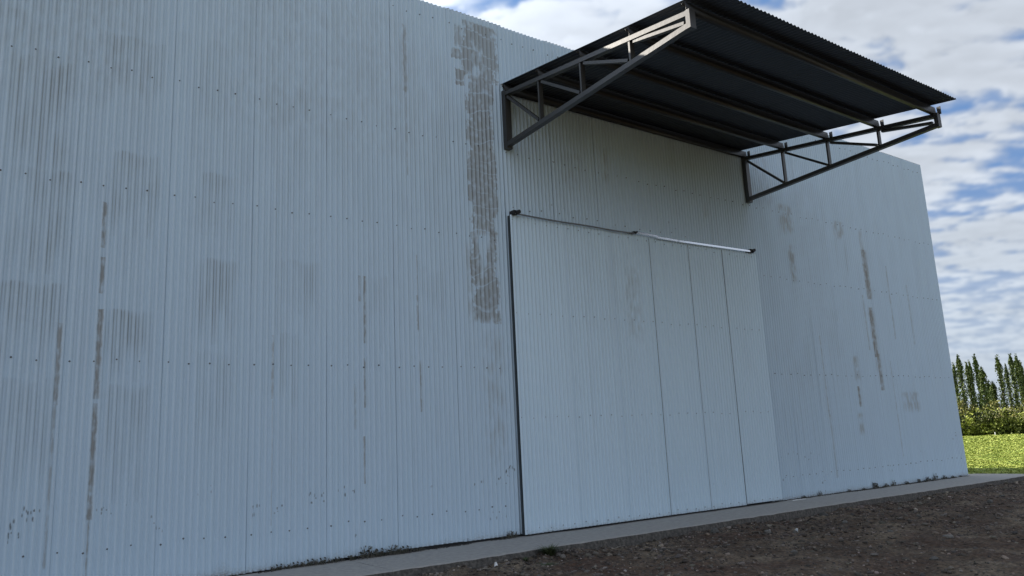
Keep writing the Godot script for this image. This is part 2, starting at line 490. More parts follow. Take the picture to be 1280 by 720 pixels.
	for k in range(LEFT_SHEET, 20):
		var x := FIRST + k * SHEET
		var a_side := x < split - 0.01
		var uv_of := func(p: Vector3) -> Vector2:
			var px := p.x
			if a_side:
				px = absf(px - from_a)
				return Vector2(px / span_a, (WALL_TOP - p.y) / WALL_TOP)
			return Vector2((px - from_b) / span_b, (WALL_TOP - p.y) / WALL_TOP)
		var wide := SHEET + (PITCH * 1.1 if k < 19 else 0.0)
		var foot := (WALL_FOOT if k >= 3 and k < 12 else 0.012) + rng.randf_range(-0.006, 0.006)
		var top := WALL_TOP + rng.randf_range(-0.012, 0.012)
		part("wall_sheet", corrugated(Vector3(x, top, 0), Vector3.RIGHT, Vector3.DOWN, Vector3.BACK, wide, top - foot, PITCH, 0.75, 0.0135, rng.randf_range(0.002, 0.006), uv_of, 10, 10, 0.0018), M.wall_a if a_side else M.wall_b, w)
	# fixing screws in rows along the hidden rails
	var heads := []
	for row in [0.45, 2.43, 4.42, 5.88, 7.84]:
		for k in range(LEFT_SHEET, 20):
			for s in [0.75, 3.75, 6.75, 9.75]:
				var x: float = FIRST + k * SHEET + s * PITCH
				if row < 4.6 and x > 6.9 and x < 13.0:
					continue
				heads.append(Transform3D(Basis(Vector3.RIGHT, PI / 2).scaled(Vector3.ONE * rng.randf_range(0.9, 1.2)), Vector3(x + rng.randf_range(-0.004, 0.004), row + rng.randf_range(-0.022, 0.022), 0.0145 + 0.004 * (1.0 - s / 13.0))))
	for k in 14:   # short rows of extra screws over the door
		heads.append(Transform3D(Basis(Vector3.RIGHT, PI / 2), Vector3(7.04 + k * 0.305 + rng.randf_range(-0.06, 0.06), 4.99 + rng.randf_range(-0.03, 0.03), 0.014)))
	var head := CylinderMesh.new()
	head.top_radius = 0.007
	head.bottom_radius = 0.0105
	head.height = 0.012
	head.radial_segments = 8
	head.rings = 1
	scatter("fixing_screws", head, M.screw, heads, [], w)
	# the rest of the shell
	var st := start()
	box(st, Vector3(WALL_START, -0.3, -0.10), Vector3(WALL_END - 0.02, 8.0, -0.03))
	part("wall_lining", st.commit(), M.black, w)
	part("base_strip", box_mesh(Vector3(4.22, -0.05, -0.028), Vector3(13.02, 0.075, -0.012)), M.black, w)
	part("end_wall", box_mesh(Vector3(WALL_END - 0.02, -0.3, -DEPTH), Vector3(WALL_END + 0.004, WALL_TOP - 0.03, -0.02)), M.galvanised_wall, w)
	part("end_wall", box_mesh(Vector3(WALL_START - 0.03, -0.3, -DEPTH), Vector3(WALL_START - 0.004, WALL_TOP - 0.03, -0.02)), M.galvanised_wall, w)
	part("back_wall", box_mesh(Vector3(WALL_START - 0.03, -0.3, -DEPTH - 0.05), Vector3(WALL_END + 0.004, WALL_TOP - 0.03, -DEPTH)), M.galvanised_wall, w)
	st = start()
	var mid := (WALL_START + WALL_END) / 2
	for e in [[WALL_START - 0.03, WALL_END]]:
		var ridge := WALL_TOP + 0.35
		var a0 := Vector3(e[0], WALL_TOP - 0.05, -0.02)
		var a1 := Vector3(e[1], WALL_TOP - 0.05, -0.02)
		var r0 := Vector3(e[0], ridge, -DEPTH / 2)
		var r1 := Vector3(e[1], ridge, -DEPTH / 2)
		var b0 := Vector3(e[0], WALL_TOP - 0.05, -DEPTH)
		var b1 := Vector3(e[1], WALL_TOP - 0.05, -DEPTH)
		for t in [[r0, r1, a1], [r0, a1, a0], [b0, b1, r1], [b0, r1, r0], [a0, b0, r0], [a1, r1, b1]]:
			for p in t:
				st.add_vertex(p)
	st.set_smooth_group(-1)
	st.generate_normals()
	part("roof", st.commit(), M.galvanised_wall, w)
	make_door(w)
	return w

func make_door(w: Node3D) -> void:
	var d := Node3D.new()
	d.name = "sliding_door"
	w.add_child(d)
	d.position = Vector3(6.905, 0, 0)
	d.set_meta("label", "tall clean white corrugated sliding door under the canopy")
	var wide := 6.11
	var uv_of := func(p: Vector3) -> Vector2: return Vector2((p.x + 0.09) / 10.5, (WALL_TOP - p.y) / WALL_TOP)
	var edges := [0.0, 1.02, 2.04, 3.06, 4.08, 5.05, wide]
	for k in 6:
		var gap := 0.022 if k >= 2 and k < 5 else -0.06
		if k == 5:
			gap = 0.0
		var x: float = edges[k]
		var foot := 0.028 + (0.0 if k < 5 else 0.012)
		part("door_sheet", corrugated(Vector3(x, 4.83, 0.084), Vector3.RIGHT, Vector3.DOWN, Vector3.BACK, edges[k + 1] - x - gap, 4.83 - foot, 0.0757, 0.3, 0.0120, 0.006 if gap < 0 else 0.0, uv_of, 6, 10, 0.001), M.door_sheet, d)
	for x in [0.0, wide - 0.05]:
		part("stile", box_mesh(Vector3(x - 0.003, 0.03, 0.022), Vector3(x + 0.05, 4.82, 0.066)), M.door_frame, d)
	for y in [0.035, 1.66, 3.25, 4.76]:
		part("rail", box_mesh(Vector3(0.055, y, 0.030), Vector3(wide - 0.055, y + 0.05, 0.064)), M.door_frame, d)
	part("backing", box_mesh(Vector3(0.06, 0.06, 0.018), Vector3(wide - 0.06, 4.75, 0.026)), M.black, d)
	var heads := []
	for y in [0.09, 1.69, 3.28, 4.74]:
		for k in 27:
			heads.append(Transform3D(Basis(Vector3.RIGHT, PI / 2), Vector3((k * 3 + 0.3) * 0.0757 + 0.005, y + rng.randf_range(-0.018, 0.018), 0.099)))
	var head := CylinderMesh.new()
	head.top_radius = 0.006
	head.bottom_radius = 0.010
	head.height = 0.010
	head.radial_segments = 8
	head.rings = 1
	scatter("door_screws", head, M.door_screw, heads, [], d)
	# the overhead track the door hangs from: a dull pipe on the left, bright galvanised bars on the right
	var t := Node3D.new()
	t.name = "door_track"
	w.add_child(t)
	t.set_meta("label", "door track, dull grey pipe on the left and bright bars on the right")
	var st := start()
	var last := Vector3(6.93, 4.842, 0.14)
	for k in range(1, 13):
		var s := k / 12.0
		var p := Vector3(6.93 + 2.66 * s, 4.842 - 0.018 * sin(PI * s) - 0.012 * sin(s * 9.0) * s, 0.14)
		rod(st, last, p, 0.014)
		last = p
	part("pipe", st.commit(), M.dull_rail, t)
	for b in [[9.60, 10.14, 4.853, 4.842], [10.10, 10.66, 4.826, 4.822], [10.68, 12.80, 4.822, 4.852]]:
		var s2 := start()
		var c := BoxMesh.new()
		var p0 := Vector3(b[0], b[2], 0.145)
		var p1 := Vector3(b[1], b[3], 0.145)
		c.size = Vector3(p0.distance_to(p1), 0.036, 0.012)
		s2.append_from(c, 0, Transform3D(Basis(Vector3.BACK, (p1 - p0).angle_to(Vector3.RIGHT) * signf(b[3] - b[2])) * Basis(Vector3.RIGHT, -0.12), (p0 + p1) / 2))
		part("track_bar", s2.commit(), M.galvanised, t)
	for b in [[6.99, 4.855, 1.0], [9.58, 4.852, 0.55], [12.83, 4.86, 1.0]]:
		var k := Node3D.new()
		var s3 := start()
		var z: float = b[2]
		box(s3, Vector3(-0.045, -0.02, -0.14) * Vector3(z, z, 1), Vector3(0.045, 0.045, 0.0) * Vector3(z, z, 1))
		rod(s3, Vector3(-0.02, -0.012, 0.012), Vector3(0.06 * z, 0.03 * z, 0.012), 0.035 * z, 0.03 * z, 12)
		box(s3, Vector3(-0.07 * z, -0.035 * z, -0.03), Vector3(-0.04 * z, 0.02 * z, 0.02))
		k.free()
		var o := part("bracket", s3.commit(), M.rubber, t)
		o.position = Vector3(b[0], b[1], 0.14)

# ---------------------------------------------------------------- the canopy
func top_y(z: float) -> float:
	return 6.905 - 0.134 * z

func low_y(z: float) -> float:
	return 5.957 + 0.050 * z

func make_truss(canopy: Node3D, x0: float, called_label: String) -> void:
	var t := Node3D.new()
	t.name = "truss" if not canopy.has_node("truss") else "truss_001"
	canopy.add_child(t)
	t.set_meta("label", called_label)
	var x := x0 + 0.043
	var end := 3.90
	part("top_chord", bar(Vector3(x, top_y(0) - 0.034, 0.03), Vector3(x, top_y(end) - 0.034, end), 0.085, 0.064), M.charcoal, t)
	part("bottom_chord", bar(Vector3(x, low_y(0) + 0.036, 0.03), Vector3(x, low_y(end) + 0.036, end), 0.085, 0.070), M.charcoal, t)
	part("wall_post", box_mesh(Vector3(x0 - 0.004, low_y(0) - 0.03, 0.01), Vector3(x0 + 0.104, top_y(0) + 0.02, 0.105)), M.charcoal, t)
	part("end_post", box_mesh(Vector3(x0 - 0.003, low_y(end) - 0.005, end - 0.035), Vector3(x0 + 0.103, top_y(end) + 0.006, end + 0.03)), M.charcoal, t)
	var nodes := [0.06, 0.95, 1.91, 2.89, 3.87]
	for k in [1, 2, 3]:
		var z: float = nodes[k]
		part("post", box_mesh(Vector3(x0 + 0.006, low_y(z) + 0.07, z - 0.015), Vector3(x0 + 0.085, top_y(z) - 0.07, z + 0.015)), M.charcoal, t)
	for k in 4:
		var a := Vector3(x0 + 0.04, top_y(nodes[k]) - 0.10, nodes[k] + 0.07)
		var b := Vector3(x0 + 0.04, low_y(nodes[k + 1]) + 0.10, nodes[k + 1] - 0.05)
		if k == 3:
			b.y = low_y(3.87) + 0.10
		part("diagonal", bar(a, b, 0.060, 0.044), M.charcoal, t)

func make_canopy() -> void:
	var c := thing("canopy", "dark steel canopy on two trusses cantilevered from the warehouse above the sliding door", "canopy", Vector3.ZERO)
	var xl := 6.909
	var xr := 12.975
	make_truss(c, xl, "left truss of the canopy, its outer end in sunlight")
	make_truss(c, xr, "right truss of the canopy, dark against the sky")
	# C section purlins across both trusses
	var tilt := -atan(0.134)
	for z in [0.07, 0.95, 1.91, 2.89, 3.86]:
		var h := 0.130
		var f := 0.055
		var g := 0.004
		var lip := 0.018
		var outline := PackedVector2Array([Vector2(0, 0), Vector2(-f, 0), Vector2(-f, lip), Vector2(-f + g, lip), Vector2(-f + g, g), Vector2(-g, g), Vector2(-g, h - g), Vector2(-f + g, h - g), Vector2(-f + g, h - lip), Vector2(-f, h - lip), Vector2(-f, h), Vector2(0, h)])
		var placed := PackedVector2Array()
		for p in outline:
			placed.append(Vector2(z + 0.027, top_y(z + 0.027) + 0.003) + p.rotated(-tilt) * Vector2(1, 1))
		part("purlin", extrude_x(placed, xl + 0.004, xr + 0.085), M.purlin, c)
		for x in [xr + 0.092]:
			var cl := start()
			var y := top_y(z)
			box(cl, Vector3(x, y - 0.01, z + 0.032), Vector3(x + 0.010, y + 0.125, z + 0.095))
			box(cl, Vector3(x - 0.004, y - 0.01, z - 0.045), Vector3(x + 0.010, y + 0.06, z - 0.026))
			box(cl, Vector3(x - 0.05, y + 0.001, z + 0.034), Vector3(x - 0.001, y + 0.007, z + 0.068))
			rod(cl, Vector3(x - 0.004, y + 0.04, z + 0.05), Vector3(x + 0.018, y + 0.04, z + 0.05), 0.009, -1.0, 6)
			rod(cl, Vector3(x - 0.004, y + 0.085, z + 0.05), Vector3(x + 0.018, y + 0.085, z + 0.05), 0.009, -1.0, 6)
			part("cleat", cl.commit(), M.charcoal, c)
	# roof sheets, waves running down the slope
	var down := Vector3(0, -0.134, 1.0).normalized()
	var out := Vector3(0, 1.0, 0.134).normalized()
	var x := xl - 0.005
	var wide := (12.95 - x) / 6.0
	var p6 := wide / 13.0
	for k in 6:
		var uv_of := func(_p: Vector3) -> Vector2: return Vector2.ZERO
		var y0 := top_y(-0.008) + 0.152
		part("roof_sheet", corrugated(Vector3(x + k * wide, y0, -0.008), Vector3.RIGHT, down, out, wide + (p6 if k < 5 else 0.0), 4.315, p6, 0.5, 0.009, 0.005, uv_of, 1, 8), M.roof_sheet, c)

# ---------------------------------------------------------------- ground
func apron_piece(called: String, x0: float, x1: float, z0: float, z1: float, y: float, seed_value: int, parent: Node3D) -> void:
	var st := start()
	var n := maxi(int((x1 - x0) / 0.12), 2)
	var wob := noise(seed_value, 0.5, 3)
	var rim := noise(seed_value + 3, 3.0, 3)
	var ring := []
	for i in n + 1:
		var x := lerpf(x0, x1, float(i) / n)
		var e := z1 + 0.035 * wob.get_noise_1d(x) + 0.012 * rim.get_noise_1d(x)
		var t := y + 0.008 * wob.get_noise_1d(x + 50.0)
		var chip := 0.012 + 0.012 * maxf(0.0, rim.get_noise_1d(x * 2.0 + 20.0))
		ring.append([Vector3(x, t, z0), Vector3(x, t + 0.004 * wob.get_noise_1d(x * 2 + 9.0), lerpf(z0, e, 0.5)), Vector3(x, t, e - chip * 1.5), Vector3(x, t - chip, e), Vector3(x, y - 0.12, e + 0.012 * rim.get_noise_1d(x + 70.0)), Vector3(x, y - 0.45, e + 0.03)])
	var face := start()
	var top := st
	for i in n:
		for k in 5:
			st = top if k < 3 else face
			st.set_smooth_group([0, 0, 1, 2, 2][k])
			var a = ring[i][k]
			var b = ring[i + 1][k]
			var c2 = ring[i + 1][k + 1]
			var d2 = ring[i][k + 1]
			for v in [a, b, c2, a, c2, d2]:
				st.add_vertex(v)
	st = top
	st.set_smooth_group(-1)
	for e in [0, n]:
		for k in range(1, 5):
			var tri := [ring[e][0], ring[e][k], ring[e][k + 1]]
			if e == n:
				tri.reverse()
			for v in tri:
				st.add_vertex(v)
	st.generate_normals()
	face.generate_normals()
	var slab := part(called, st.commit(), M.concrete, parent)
	part("kerb_face", face.commit(), M.kerb, slab)  # separate part so the face can carry its painted shade

func grid_lines(from: float, spans: Array) -> PackedFloat32Array:
	var a := PackedFloat32Array([from])
	for s in spans:      # [end, step]
		var x := a[a.size() - 1]
		while x < s[0] - 0.001:
			x = minf(x + s[1], s[0])
			a.append(x)
	return a

var soil_big: FastNoiseLite
var soil_mid: FastNoiseLite
var soil_fine: FastNoiseLite

func soil_y(x: float, z: float) -> float:
	var y := -0.115 - 0.022 * clampf(z - 1.2, 0, 4)
	y += 0.050 * soil_big.get_noise_2d(x, z) + 0.045 * soil_mid.get_noise_2d(x, z)
	var f := soil_fine.get_noise_2d(x, z)
	y += 0.030 * f * (1.0 if f > 0 else 0.5)
	y += 0.018 * exp(-pow((z - 1.3) / 0.18, 2.0)) * (0.5 + 1.6 * soil_mid.get_noise_2d(x * 0.6 + 30.0, 3.0))
	return y

func make_ground() -> void:
	soil_big = noise(101, 0.35, 3)
	soil_mid = noise(102, 1.7, 3)
	soil_fine = noise(103, 6.0, 4)
	var red := noise(105, 0.45, 3)
	var damp := noise(107, 0.9, 4)
	var xs := grid_lines(-30.0, [[3.0, 1.5], [4.6, 0.2], [13.0, 0.03], [23.0, 0.05], [30.0, 0.4], [70.0, 2.0]])
	var zs := grid_lines(1.1, [[3.2, 0.03], [6.5, 0.05], [9.0, 0.2], [27.0, 2.0]])
	var v := PackedVector3Array()
	var col := PackedColorArray()
	var idx := PackedInt32Array()
	var nor := PackedVector3Array()
	for x in xs:
		for z in zs:
			v.append(Vector3(x, soil_y(x, z), z))
			var e := 0.02
			nor.append(Vector3(soil_y(x - e, z) - soil_y(x + e, z), 2 * e, soil_y(x, z - e) - soil_y(x, z + e)).normalized())
			var t := 0.5 + 0.5 * red.get_noise_2d(x, z)
			var d := clampf(0.5 + 0.9 * damp.get_noise_2d(x, z), 0, 1)
			var c := Color(0.135, 0.096, 0.062).lerp(Color(0.165, 0.092, 0.062), t)
			c = c.lerp(Color(0.34, 0.265, 0.185), d * d)
			col.append(c)
	var nz := zs.size()
	for i in xs.size() - 1:
		for j in nz - 1:
			var q := i * nz + j
			idx.append_array([q, q + nz, q + nz + 1, q, q + nz + 1, q + 1])
	var arr := []
	arr.resize(Mesh.ARRAY_MAX)
	arr[Mesh.ARRAY_VERTEX] = v
	arr[Mesh.ARRAY_NORMAL] = nor
	arr[Mesh.ARRAY_COLOR] = col
	arr[Mesh.ARRAY_INDEX] = idx
	var m := ArrayMesh.new()
	m.add_surface_from_arrays(Mesh.PRIMITIVE_TRIANGLES, arr)
	struct_piece("soil_yard", m, M.soil)
	# the concrete apron
	var ap := Node3D.new()
	ap.name = "concrete_apron"
	ap.set_meta("kind", "structure")
	add_child(ap)
	apron_piece("slab", WALL_START - 1.0, 4.217, -0.2, 1.21, 0.0, 201, ap)
	apron_piece("slab", 4.22, 13.05, -0.2, 1.21, 0.0, 201, ap)
	apron_piece("slab", 13.055, 21.42, -0.2, 1.21, 0.0, 201, ap)
	part("slab", box_mesh(Vector3(WALL_END - 0.1, -0.4, -DEPTH - 0.6), Vector3(21.41, -0.004, -0.203)), M.concrete, ap)
	# the field
	var base := PlaneMesh.new()
	base.size = Vector2(6000, 6000)
	var f := struct_piece("ground", base, M.dull_grass)
	f.position.y = -0.42
	struct_piece("field", box_mesh(Vector3(21.43, -0.7, -400.0), Vector3(400.0, -0.075, 1.12)), M.field)
	struct_piece("field", box_mesh(Vector3(-400.0, -0.7, -400.0), Vector3(21.43, -0.085, -DEPTH - 0.6)), M.dull_grass)

func in_view(x: float, z: float, extra: float) -> bool:
	# the wedge of field that shows to the right of the warehouse, with room to step aside
	return z > 9.48 - 0.459 * x - 0.06 * x - extra and z < 9.48 - 0.372 * x + 0.07 * x + extra

func make_grass() -> void:
	var st := start()
	var r := RandomNumberGenerator.new()
	r.seed = 77
	for b in 9:
		var a := r.randf() * TAU
		var lean := r.randf_range(0.25, 0.9)
		var h := r.randf_range(0.6, 1.0)
		var root := Vector3(r.randf_range(-0.4, 0.4), 0, r.randf_range(-0.4, 0.4))
		var dir := Vector3(cos(a), 0, sin(a))
		var side := Vector3(-sin(a), 0, cos(a)) * 0.11
		var mid := root + dir * lean * 0.35 + Vector3.UP * h * 0.65
		var tip := root + dir * lean * 0.95 + Vector3.UP * h * 0.85
		for p in [root - side, mid - side * 1.2, mid + side * 1.2, root - side, mid + side * 1.2, root + side, mid - side * 1.2, tip, mid + side * 1.2]:
			st.add_vertex(p)
	st.set_smooth_group(-1)
	st.generate_normals()
	var tuft := st.commit()
	var places := []
	var colors := []
	var patch := noise(301, 0.8, 3)
	for zone in [[21.5, 34.0, 42000, 0.105], [34.0, 52.0, 34000, 0.14], [52.0, 82.0, 26000, 0.20]]:
		var made := 0
		var tries := 0
		while made < zone[2] and tries < 400000:
			tries += 1
			var x := r.randf_range(zone[0], zone[1])
			var z := r.randf_range(-36.0, 1.1)
			if not in_view(x, z, 1.5):
				continue
			made += 1
			var p := patch.get_noise_2d(x, z)
			var s: float = zone[3] * r.randf_range(0.6, 1.25) * (1.0 + 0.5 * p)
			places.append(Transform3D(Basis(Vector3.UP, r.randf() * TAU).scaled(Vector3(s, s * 0.75, s)), Vector3(x, -0.08, z)))
			var dry := clampf(0.4 + 0.5 * p + r.randf_range(-0.2, 0.25), 0, 1)
			colors.append(Color(0.20, 0.30, 0.045).lerp(Color(0.42, 0.44, 0.10), dry))
	scatter("grass", tuft, M.leaf, places, colors, self)

func make_gravel() -> void:
	var r := RandomNumberGenerator.new()
	r.seed = 99
	var dens := noise(401, 0.7, 3)
	for kind in 4:
		var places := []
		var colors := []
		while places.size() < [5200, 5200, 4200, 2600][kind]:
			var x := 4.2 + 18.5 * pow(r.randf(), 1.25)
			var z := 1.24 + 5.6 * pow(r.randf(), 1.5)
			if r.randf() > 0.55 + 0.9 * dens.get_noise_2d(x, z):
				continue
			var s: float = r.randf_range(0.005, 0.013) if kind < 2 else (r.randf_range(0.010, 0.024) if kind == 2 else 0.016 + 0.038 * pow(r.randf(), 2.2))
			places.append(Transform3D(Basis.from_euler(Vector3(r.randf_range(-0.4, 0.4), r.randf() * TAU, r.randf_range(-0.4, 0.4))).scaled(Vector3.ONE * s), Vector3(x, soil_y(x, z) + s * 0.15, z)))
			var g := r.randf_range(0.05, 0.24) if r.randf() < 0.88 else r.randf_range(0.25, 0.46)
			colors.append(Color(g * r.randf_range(1.05, 1.25), g * 0.96, g * r.randf_range(0.72, 0.88)))
		if kind == 3:   # lumps of the dark soil itself
			for k in 1500:
				var x := 5.0 + 16.0 * r.randf()
				var z := 1.26 + 2.2 * pow(r.randf(), 1.8)
				var s := r.randf_range(0.012, 0.04)
				places.append(Transform3D(Basis.from_euler(Vector3(0.2, r.randf() * TAU, 0)).scaled(Vector3.ONE * s), Vector3(x, soil_y(x, z) + s * 0.1, z)))
				var g := r.randf_range(0.05, 0.10)
				colors.append(Color(g * 1.2, g * 0.92, g * 0.7))
		scatter("gravel", rock(500 + kind, [0.6, 0.75, 0.5, 0.42][kind]), M.stone, places, colors, self)

func stone_at(x: float, z: float, size: float, flat: float, shade: float, seed_value: int, label: String, group := "") -> void:
	var m := rock(seed_value, flat)
	var o := part("stone", m, null, self)
	var mat: StandardMaterial3D = M.stone.duplicate()
	mat.vertex_color_use_as_albedo = false
	mat.albedo_color = lin(shade * 1.06, shade, shade * 0.9)
	o.material_override = mat
	o.position = Vector3(x, soil_y(x, z) + size * flat * 0.35, z)
	o.rotation = Vector3(0.1, seed_value * 1.7, -0.08)
	o.scale = Vector3.ONE * size
	tag(o, label, "stone", group)

func blade_tuft(count: int, height: float, spread: float, seed_value: int, tones: Array) -> ArrayMesh:
	var st := start()
	var r := RandomNumberGenerator.new()
	r.seed = seed_value
	st.set_smooth_group(-1)
	for b in count:
		var a := r.randf() * TAU
		var dir := Vector3(cos(a), 0, sin(a))
		var side := Vector3(-sin(a), 0, cos(a)) * r.randf_range(0.002, 0.005)
		var root := dir * spread * 0.35 * sqrt(r.randf())
		var h := height * r.randf_range(0.45, 1.0)
		var out := spread * r.randf_range(0.3, 1.0)
		var m1 := root + dir * out * 0.3 + Vector3.UP * h * 0.6
		var tip := root + dir * out + Vector3.UP * h * r.randf_range(0.7, 1.0)
		st.set_color((tones[0] as Color).lerp(tones[1], r.randf()))
		for p in [root - side, m1 - side, m1 + side, root - side, m1 + side, root + side, m1 - side, tip, m1 + side]:
			st.add_vertex(p)
	st.generate_normals()
	return st.commit()

func leafy_weed(count: int, height: float, spread: float, seed_value: int, tones: Array) -> ArrayMesh:
	var st := start()
	var r := RandomNumberGenerator.new()
	r.seed = seed_value
	st.set_smooth_group(-1)
	for b in count:
		var base := Vector3(r.randfn(0, spread * 0.4), 0, absf(r.randfn(0, spread * 0.12)))
		var h := height * r.randf_range(0.3, 1.0) * exp(-pow(base.x / spread, 2.0))
		var lean := Vector3(r.randfn(0, 0.25), 1, r.randfn(0, 0.15)).normalized()
		var top := base + lean * h
		var w := Vector3(0.0022, 0, 0.001)
		st.set_color(tones[1])
		for p in [base - w, top - w * 0.6, top + w * 0.6, base - w, top + w * 0.6, base + w]:
			st.add_vertex(p)
		for k in r.randi_range(2, 6):
			var at := base.lerp(top, r.randf_range(0.25, 1.0))
			var d := Vector3(r.randfn(0, 1), r.randf_range(-0.2, 0.9), r.randfn(0, 0.7)).normalized()
			var l := r.randf_range(0.012, 0.034)
			var s := d.cross(Vector3(r.randfn(0, 1), r.randfn(0, 1), r.randfn(0, 1))).normalized() * l * 0.35
			st.set_color((tones[0] as Color).lerp(tones[1], r.randf()))
			for p in [at, at + d * l * 0.5 + s, at + d * l, at, at + d * l, at + d * l * 0.5 - s]:
				st.add_vertex(p)
	st.generate_normals()
	return st.commit()

func make_small_things() -> void:
	stone_at(11.06, 4.02, 0.085, 0.40, 0.30, 1, "pale flat stone lying alone on the bare soil, largest near the right")
	stone_at(9.39, 1.45, 0.075, 0.62, 0.13, 2, "rounded dull stone just off the apron edge below the sliding door")
	stone_at(12.33, 1.36, 0.085, 0.60, 0.10, 3, "dark lump of stone resting against the kerb face right of the door")
	var more := [[7.2, 1.7, 0.04], [7.93, 2.1, 0.05], [8.6, 3.35, 0.045], [10.93, 3.3, 0.045], [9.97, 1.96, 0.05], [13.98, 1.81, 0.06], [15.68, 2.6, 0.06], [12.9, 2.7, 0.05], [14.6, 2.2, 0.05], [11.6, 2.2, 0.045], [9.3, 4.7, 0.05], [16.9, 2.3, 0.06]]
	more.sort_custom(func(a, b): return a[0] / (9.6 - a[1]) < b[0] / (9.6 - b[1]))
	for k in more.size():
		var q = more[k]
		stone_at(q[0], q[1], q[2] * rng.randf_range(0.8, 1.2), rng.randf_range(0.4, 0.7), rng.randf_range(0.10, 0.24), 20 + k, "small grey stone lying loose on the bare soil, %s from the left" % ordinal(k), "loose grey stones on the soil")
	# green tufts in the soil
	var green := [Color(0.03, 0.045, 0.018), Color(0.09, 0.105, 0.045)]
	var o := part("grass_tuft", blade_tuft(240, 0.105, 0.15, 5, green), M.leaf, self)
	o.position = Vector3(6.36, soil_y(6.36, 1.33) - 0.005, 1.33)
	o.scale = Vector3.ONE * 1.3
	tag(o, "dark green grass tuft growing beside the apron edge below the door", "grass tuft")
	o = part("grass_tuft", blade_tuft(110, 0.05, 0.16, 6, green), M.leaf, self)
	o.position = Vector3(5.95, soil_y(5.95, 1.78) - 0.004, 1.78)
	tag(o, "low flat grass tuft nearest the bottom edge of the photo", "grass tuft")
	o = part("grass_tuft", blade_tuft(70, 0.05, 0.10, 8, green), M.leaf, self)
	o.position = Vector3(5.95, soil_y(5.95, 1.36) - 0.004, 1.36)
	tag(o, "thin small grass tuft against the kerb left of the larger tuft", "grass tuft")
	# litter
	var st := start()
	st.set_smooth_group(-1)
	for t in [[Vector3(-0.022, 0, 0), Vector3(-0.018, 0.052, 0.012), Vector3(0.016, 0.05, 0.0)], [Vector3(-0.022, 0, 0), Vector3(0.016, 0.05, 0.0), Vector3(0.024, 0.004, 0.016)], [Vector3(0.024, 0.004, 0.016), Vector3(0.016, 0.05, 0.0), Vector3(0.032, 0.028, -0.018)]]:
		for p in t:
			st.add_vertex(p)
	st.generate_normals()
	var scrap := st.commit()
	o = part("paper_scrap", scrap, M.litter, self)
	o.position = Vector3(5.52, soil_y(5.52, 1.34), 1.34)
	tag(o, "crumpled white paper scrap in the soil left of the grass tuft", "litter")
	o = part("paper_scrap", scrap, M.litter, self)
	o.position = Vector3(10.35, soil_y(10.35, 2.19), 2.19)
	o.rotation.y = 1.1
	tag(o, "tiny white scrap on bare soil right of the sliding door", "litter")
	st = start()
	rod(st, Vector3(-0.20, 0.014, 0.03), Vector3(0.02, 0.014, 0.0), 0.006)
	rod(st, Vector3(0.02, 0.014, 0.0), Vector3(0.22, 0.014, 0.035), 0.006, 0.005)
	o = part("white_stick", st.commit(), M.litter, self)
	o.position = Vector3(13.36, -0.005, 0.16)
	tag(o, "thin white stick lying on concrete at the door's right end", "stick")
	for t in [[7.55, 1.33, 0.3, "longer dry twig lying beside the apron edge below the door"], [5.32, 1.40, -0.5, "dry twig lying left of the white paper scrap"]]:
		st = start()
		var a := Vector3(-0.17, 0.012, 0)
		for k in 5:
			var b := a + Vector3(0.065, 0.004 * sin(k * 2.0), 0.02 * cos(k * 1.7))
			rod(st, a, b, 0.007 - 0.001 * k, 0.006 - 0.001 * k, 6)
			a = b
		rod(st, Vector3(-0.03, 0.012, 0.01), Vector3(0.05, 0.03, -0.05), 0.004, 0.002, 6)
		o = part("twig", st.commit(), M.straw, self)
		o.position = Vector3(t[0], soil_y(t[0], t[1]) + 0.012, t[1])
		o.rotation.y = t[2]
		tag(o, t[3], "twig")
	# weeds along the foot of the wall
	var dull := [Color(0.035, 0.042, 0.028), Color(0.13, 0.12, 0.095)]
	var weeds := [leafy_weed(26, 0.11, 0.18, 11, dull), leafy_weed(20, 0.07, 0.14, 12, dull), leafy_weed(16, 0.20, 0.12, 13, dull), leafy_weed(18, 0.14, 0.10, 14, dull)]
	var spots := [[4.42, 0, 1.0, "bushiest dull weed at the wall foot, left end of the black strip"], [4.62, 1, 1.0, ""], [4.80, 0, 0.8, ""], [4.99, 1, 0.9, ""], [5.22, 1, 0.5, ""], [6.66, 0, 0.7, "low weed at the wall foot beside the sliding door's left edge"], [3.32, 1, 0.7, ""], [3.52, 1, 0.7, ""], [3.70, 1, 0.8, ""], [3.86, 1, 0.8, ""], [4.05, 1, 0.6, ""],
		[14.30, 2, 0.9, "thin tall weed at the wall foot, first right of the sliding door"], [13.75, 1, 1.0, ""], [15.35, 3, 0.7, ""], [15.9, 1, 0.9, ""], [16.35, 3, 1.5, ""], [16.75, 0, 1.0, ""], [17.10, 2, 1.1, ""], [17.65, 1, 1.2, ""], [18.2, 3, 1.0, ""], [18.55, 0, 1.3, ""], [18.95, 2, 1.4, "tallest weed at the wall foot near the far corner"], [19.35, 0, 1.1, ""], [19.8, 1, 1.0, ""], [20.2, 1, 0.8, ""]]
	var nth_left := 0
	var nth_right := 0
	spots.sort_custom(func(a, b): return absf(a[0] - 7.0) < absf(b[0] - 7.0))
	for s in spots:
		var x: float = s[0]
		var w := part("weed", weeds[s[1]], M.leaf, self)
		w.position = Vector3(x, 0.0, 0.03)
		w.scale = Vector3.ONE * float(s[2]) * (1.5 if x < 7 else 0.85)
		if s[3] != "":
			tag(w, s[3], "weed", "weeds along the foot of the wall")
		elif x < 7:
			nth_left += 1
			tag(w, "small dull weed in the wall foot joint, %s left from the door" % ordinal(nth_left - 1), "weed", "weeds along the foot of the wall")
		else:
			nth_right += 1
			tag(w, "small dull weed in the wall foot joint, %s right from the door" % ordinal(nth_right - 1), "weed", "weeds along the foot of the wall")
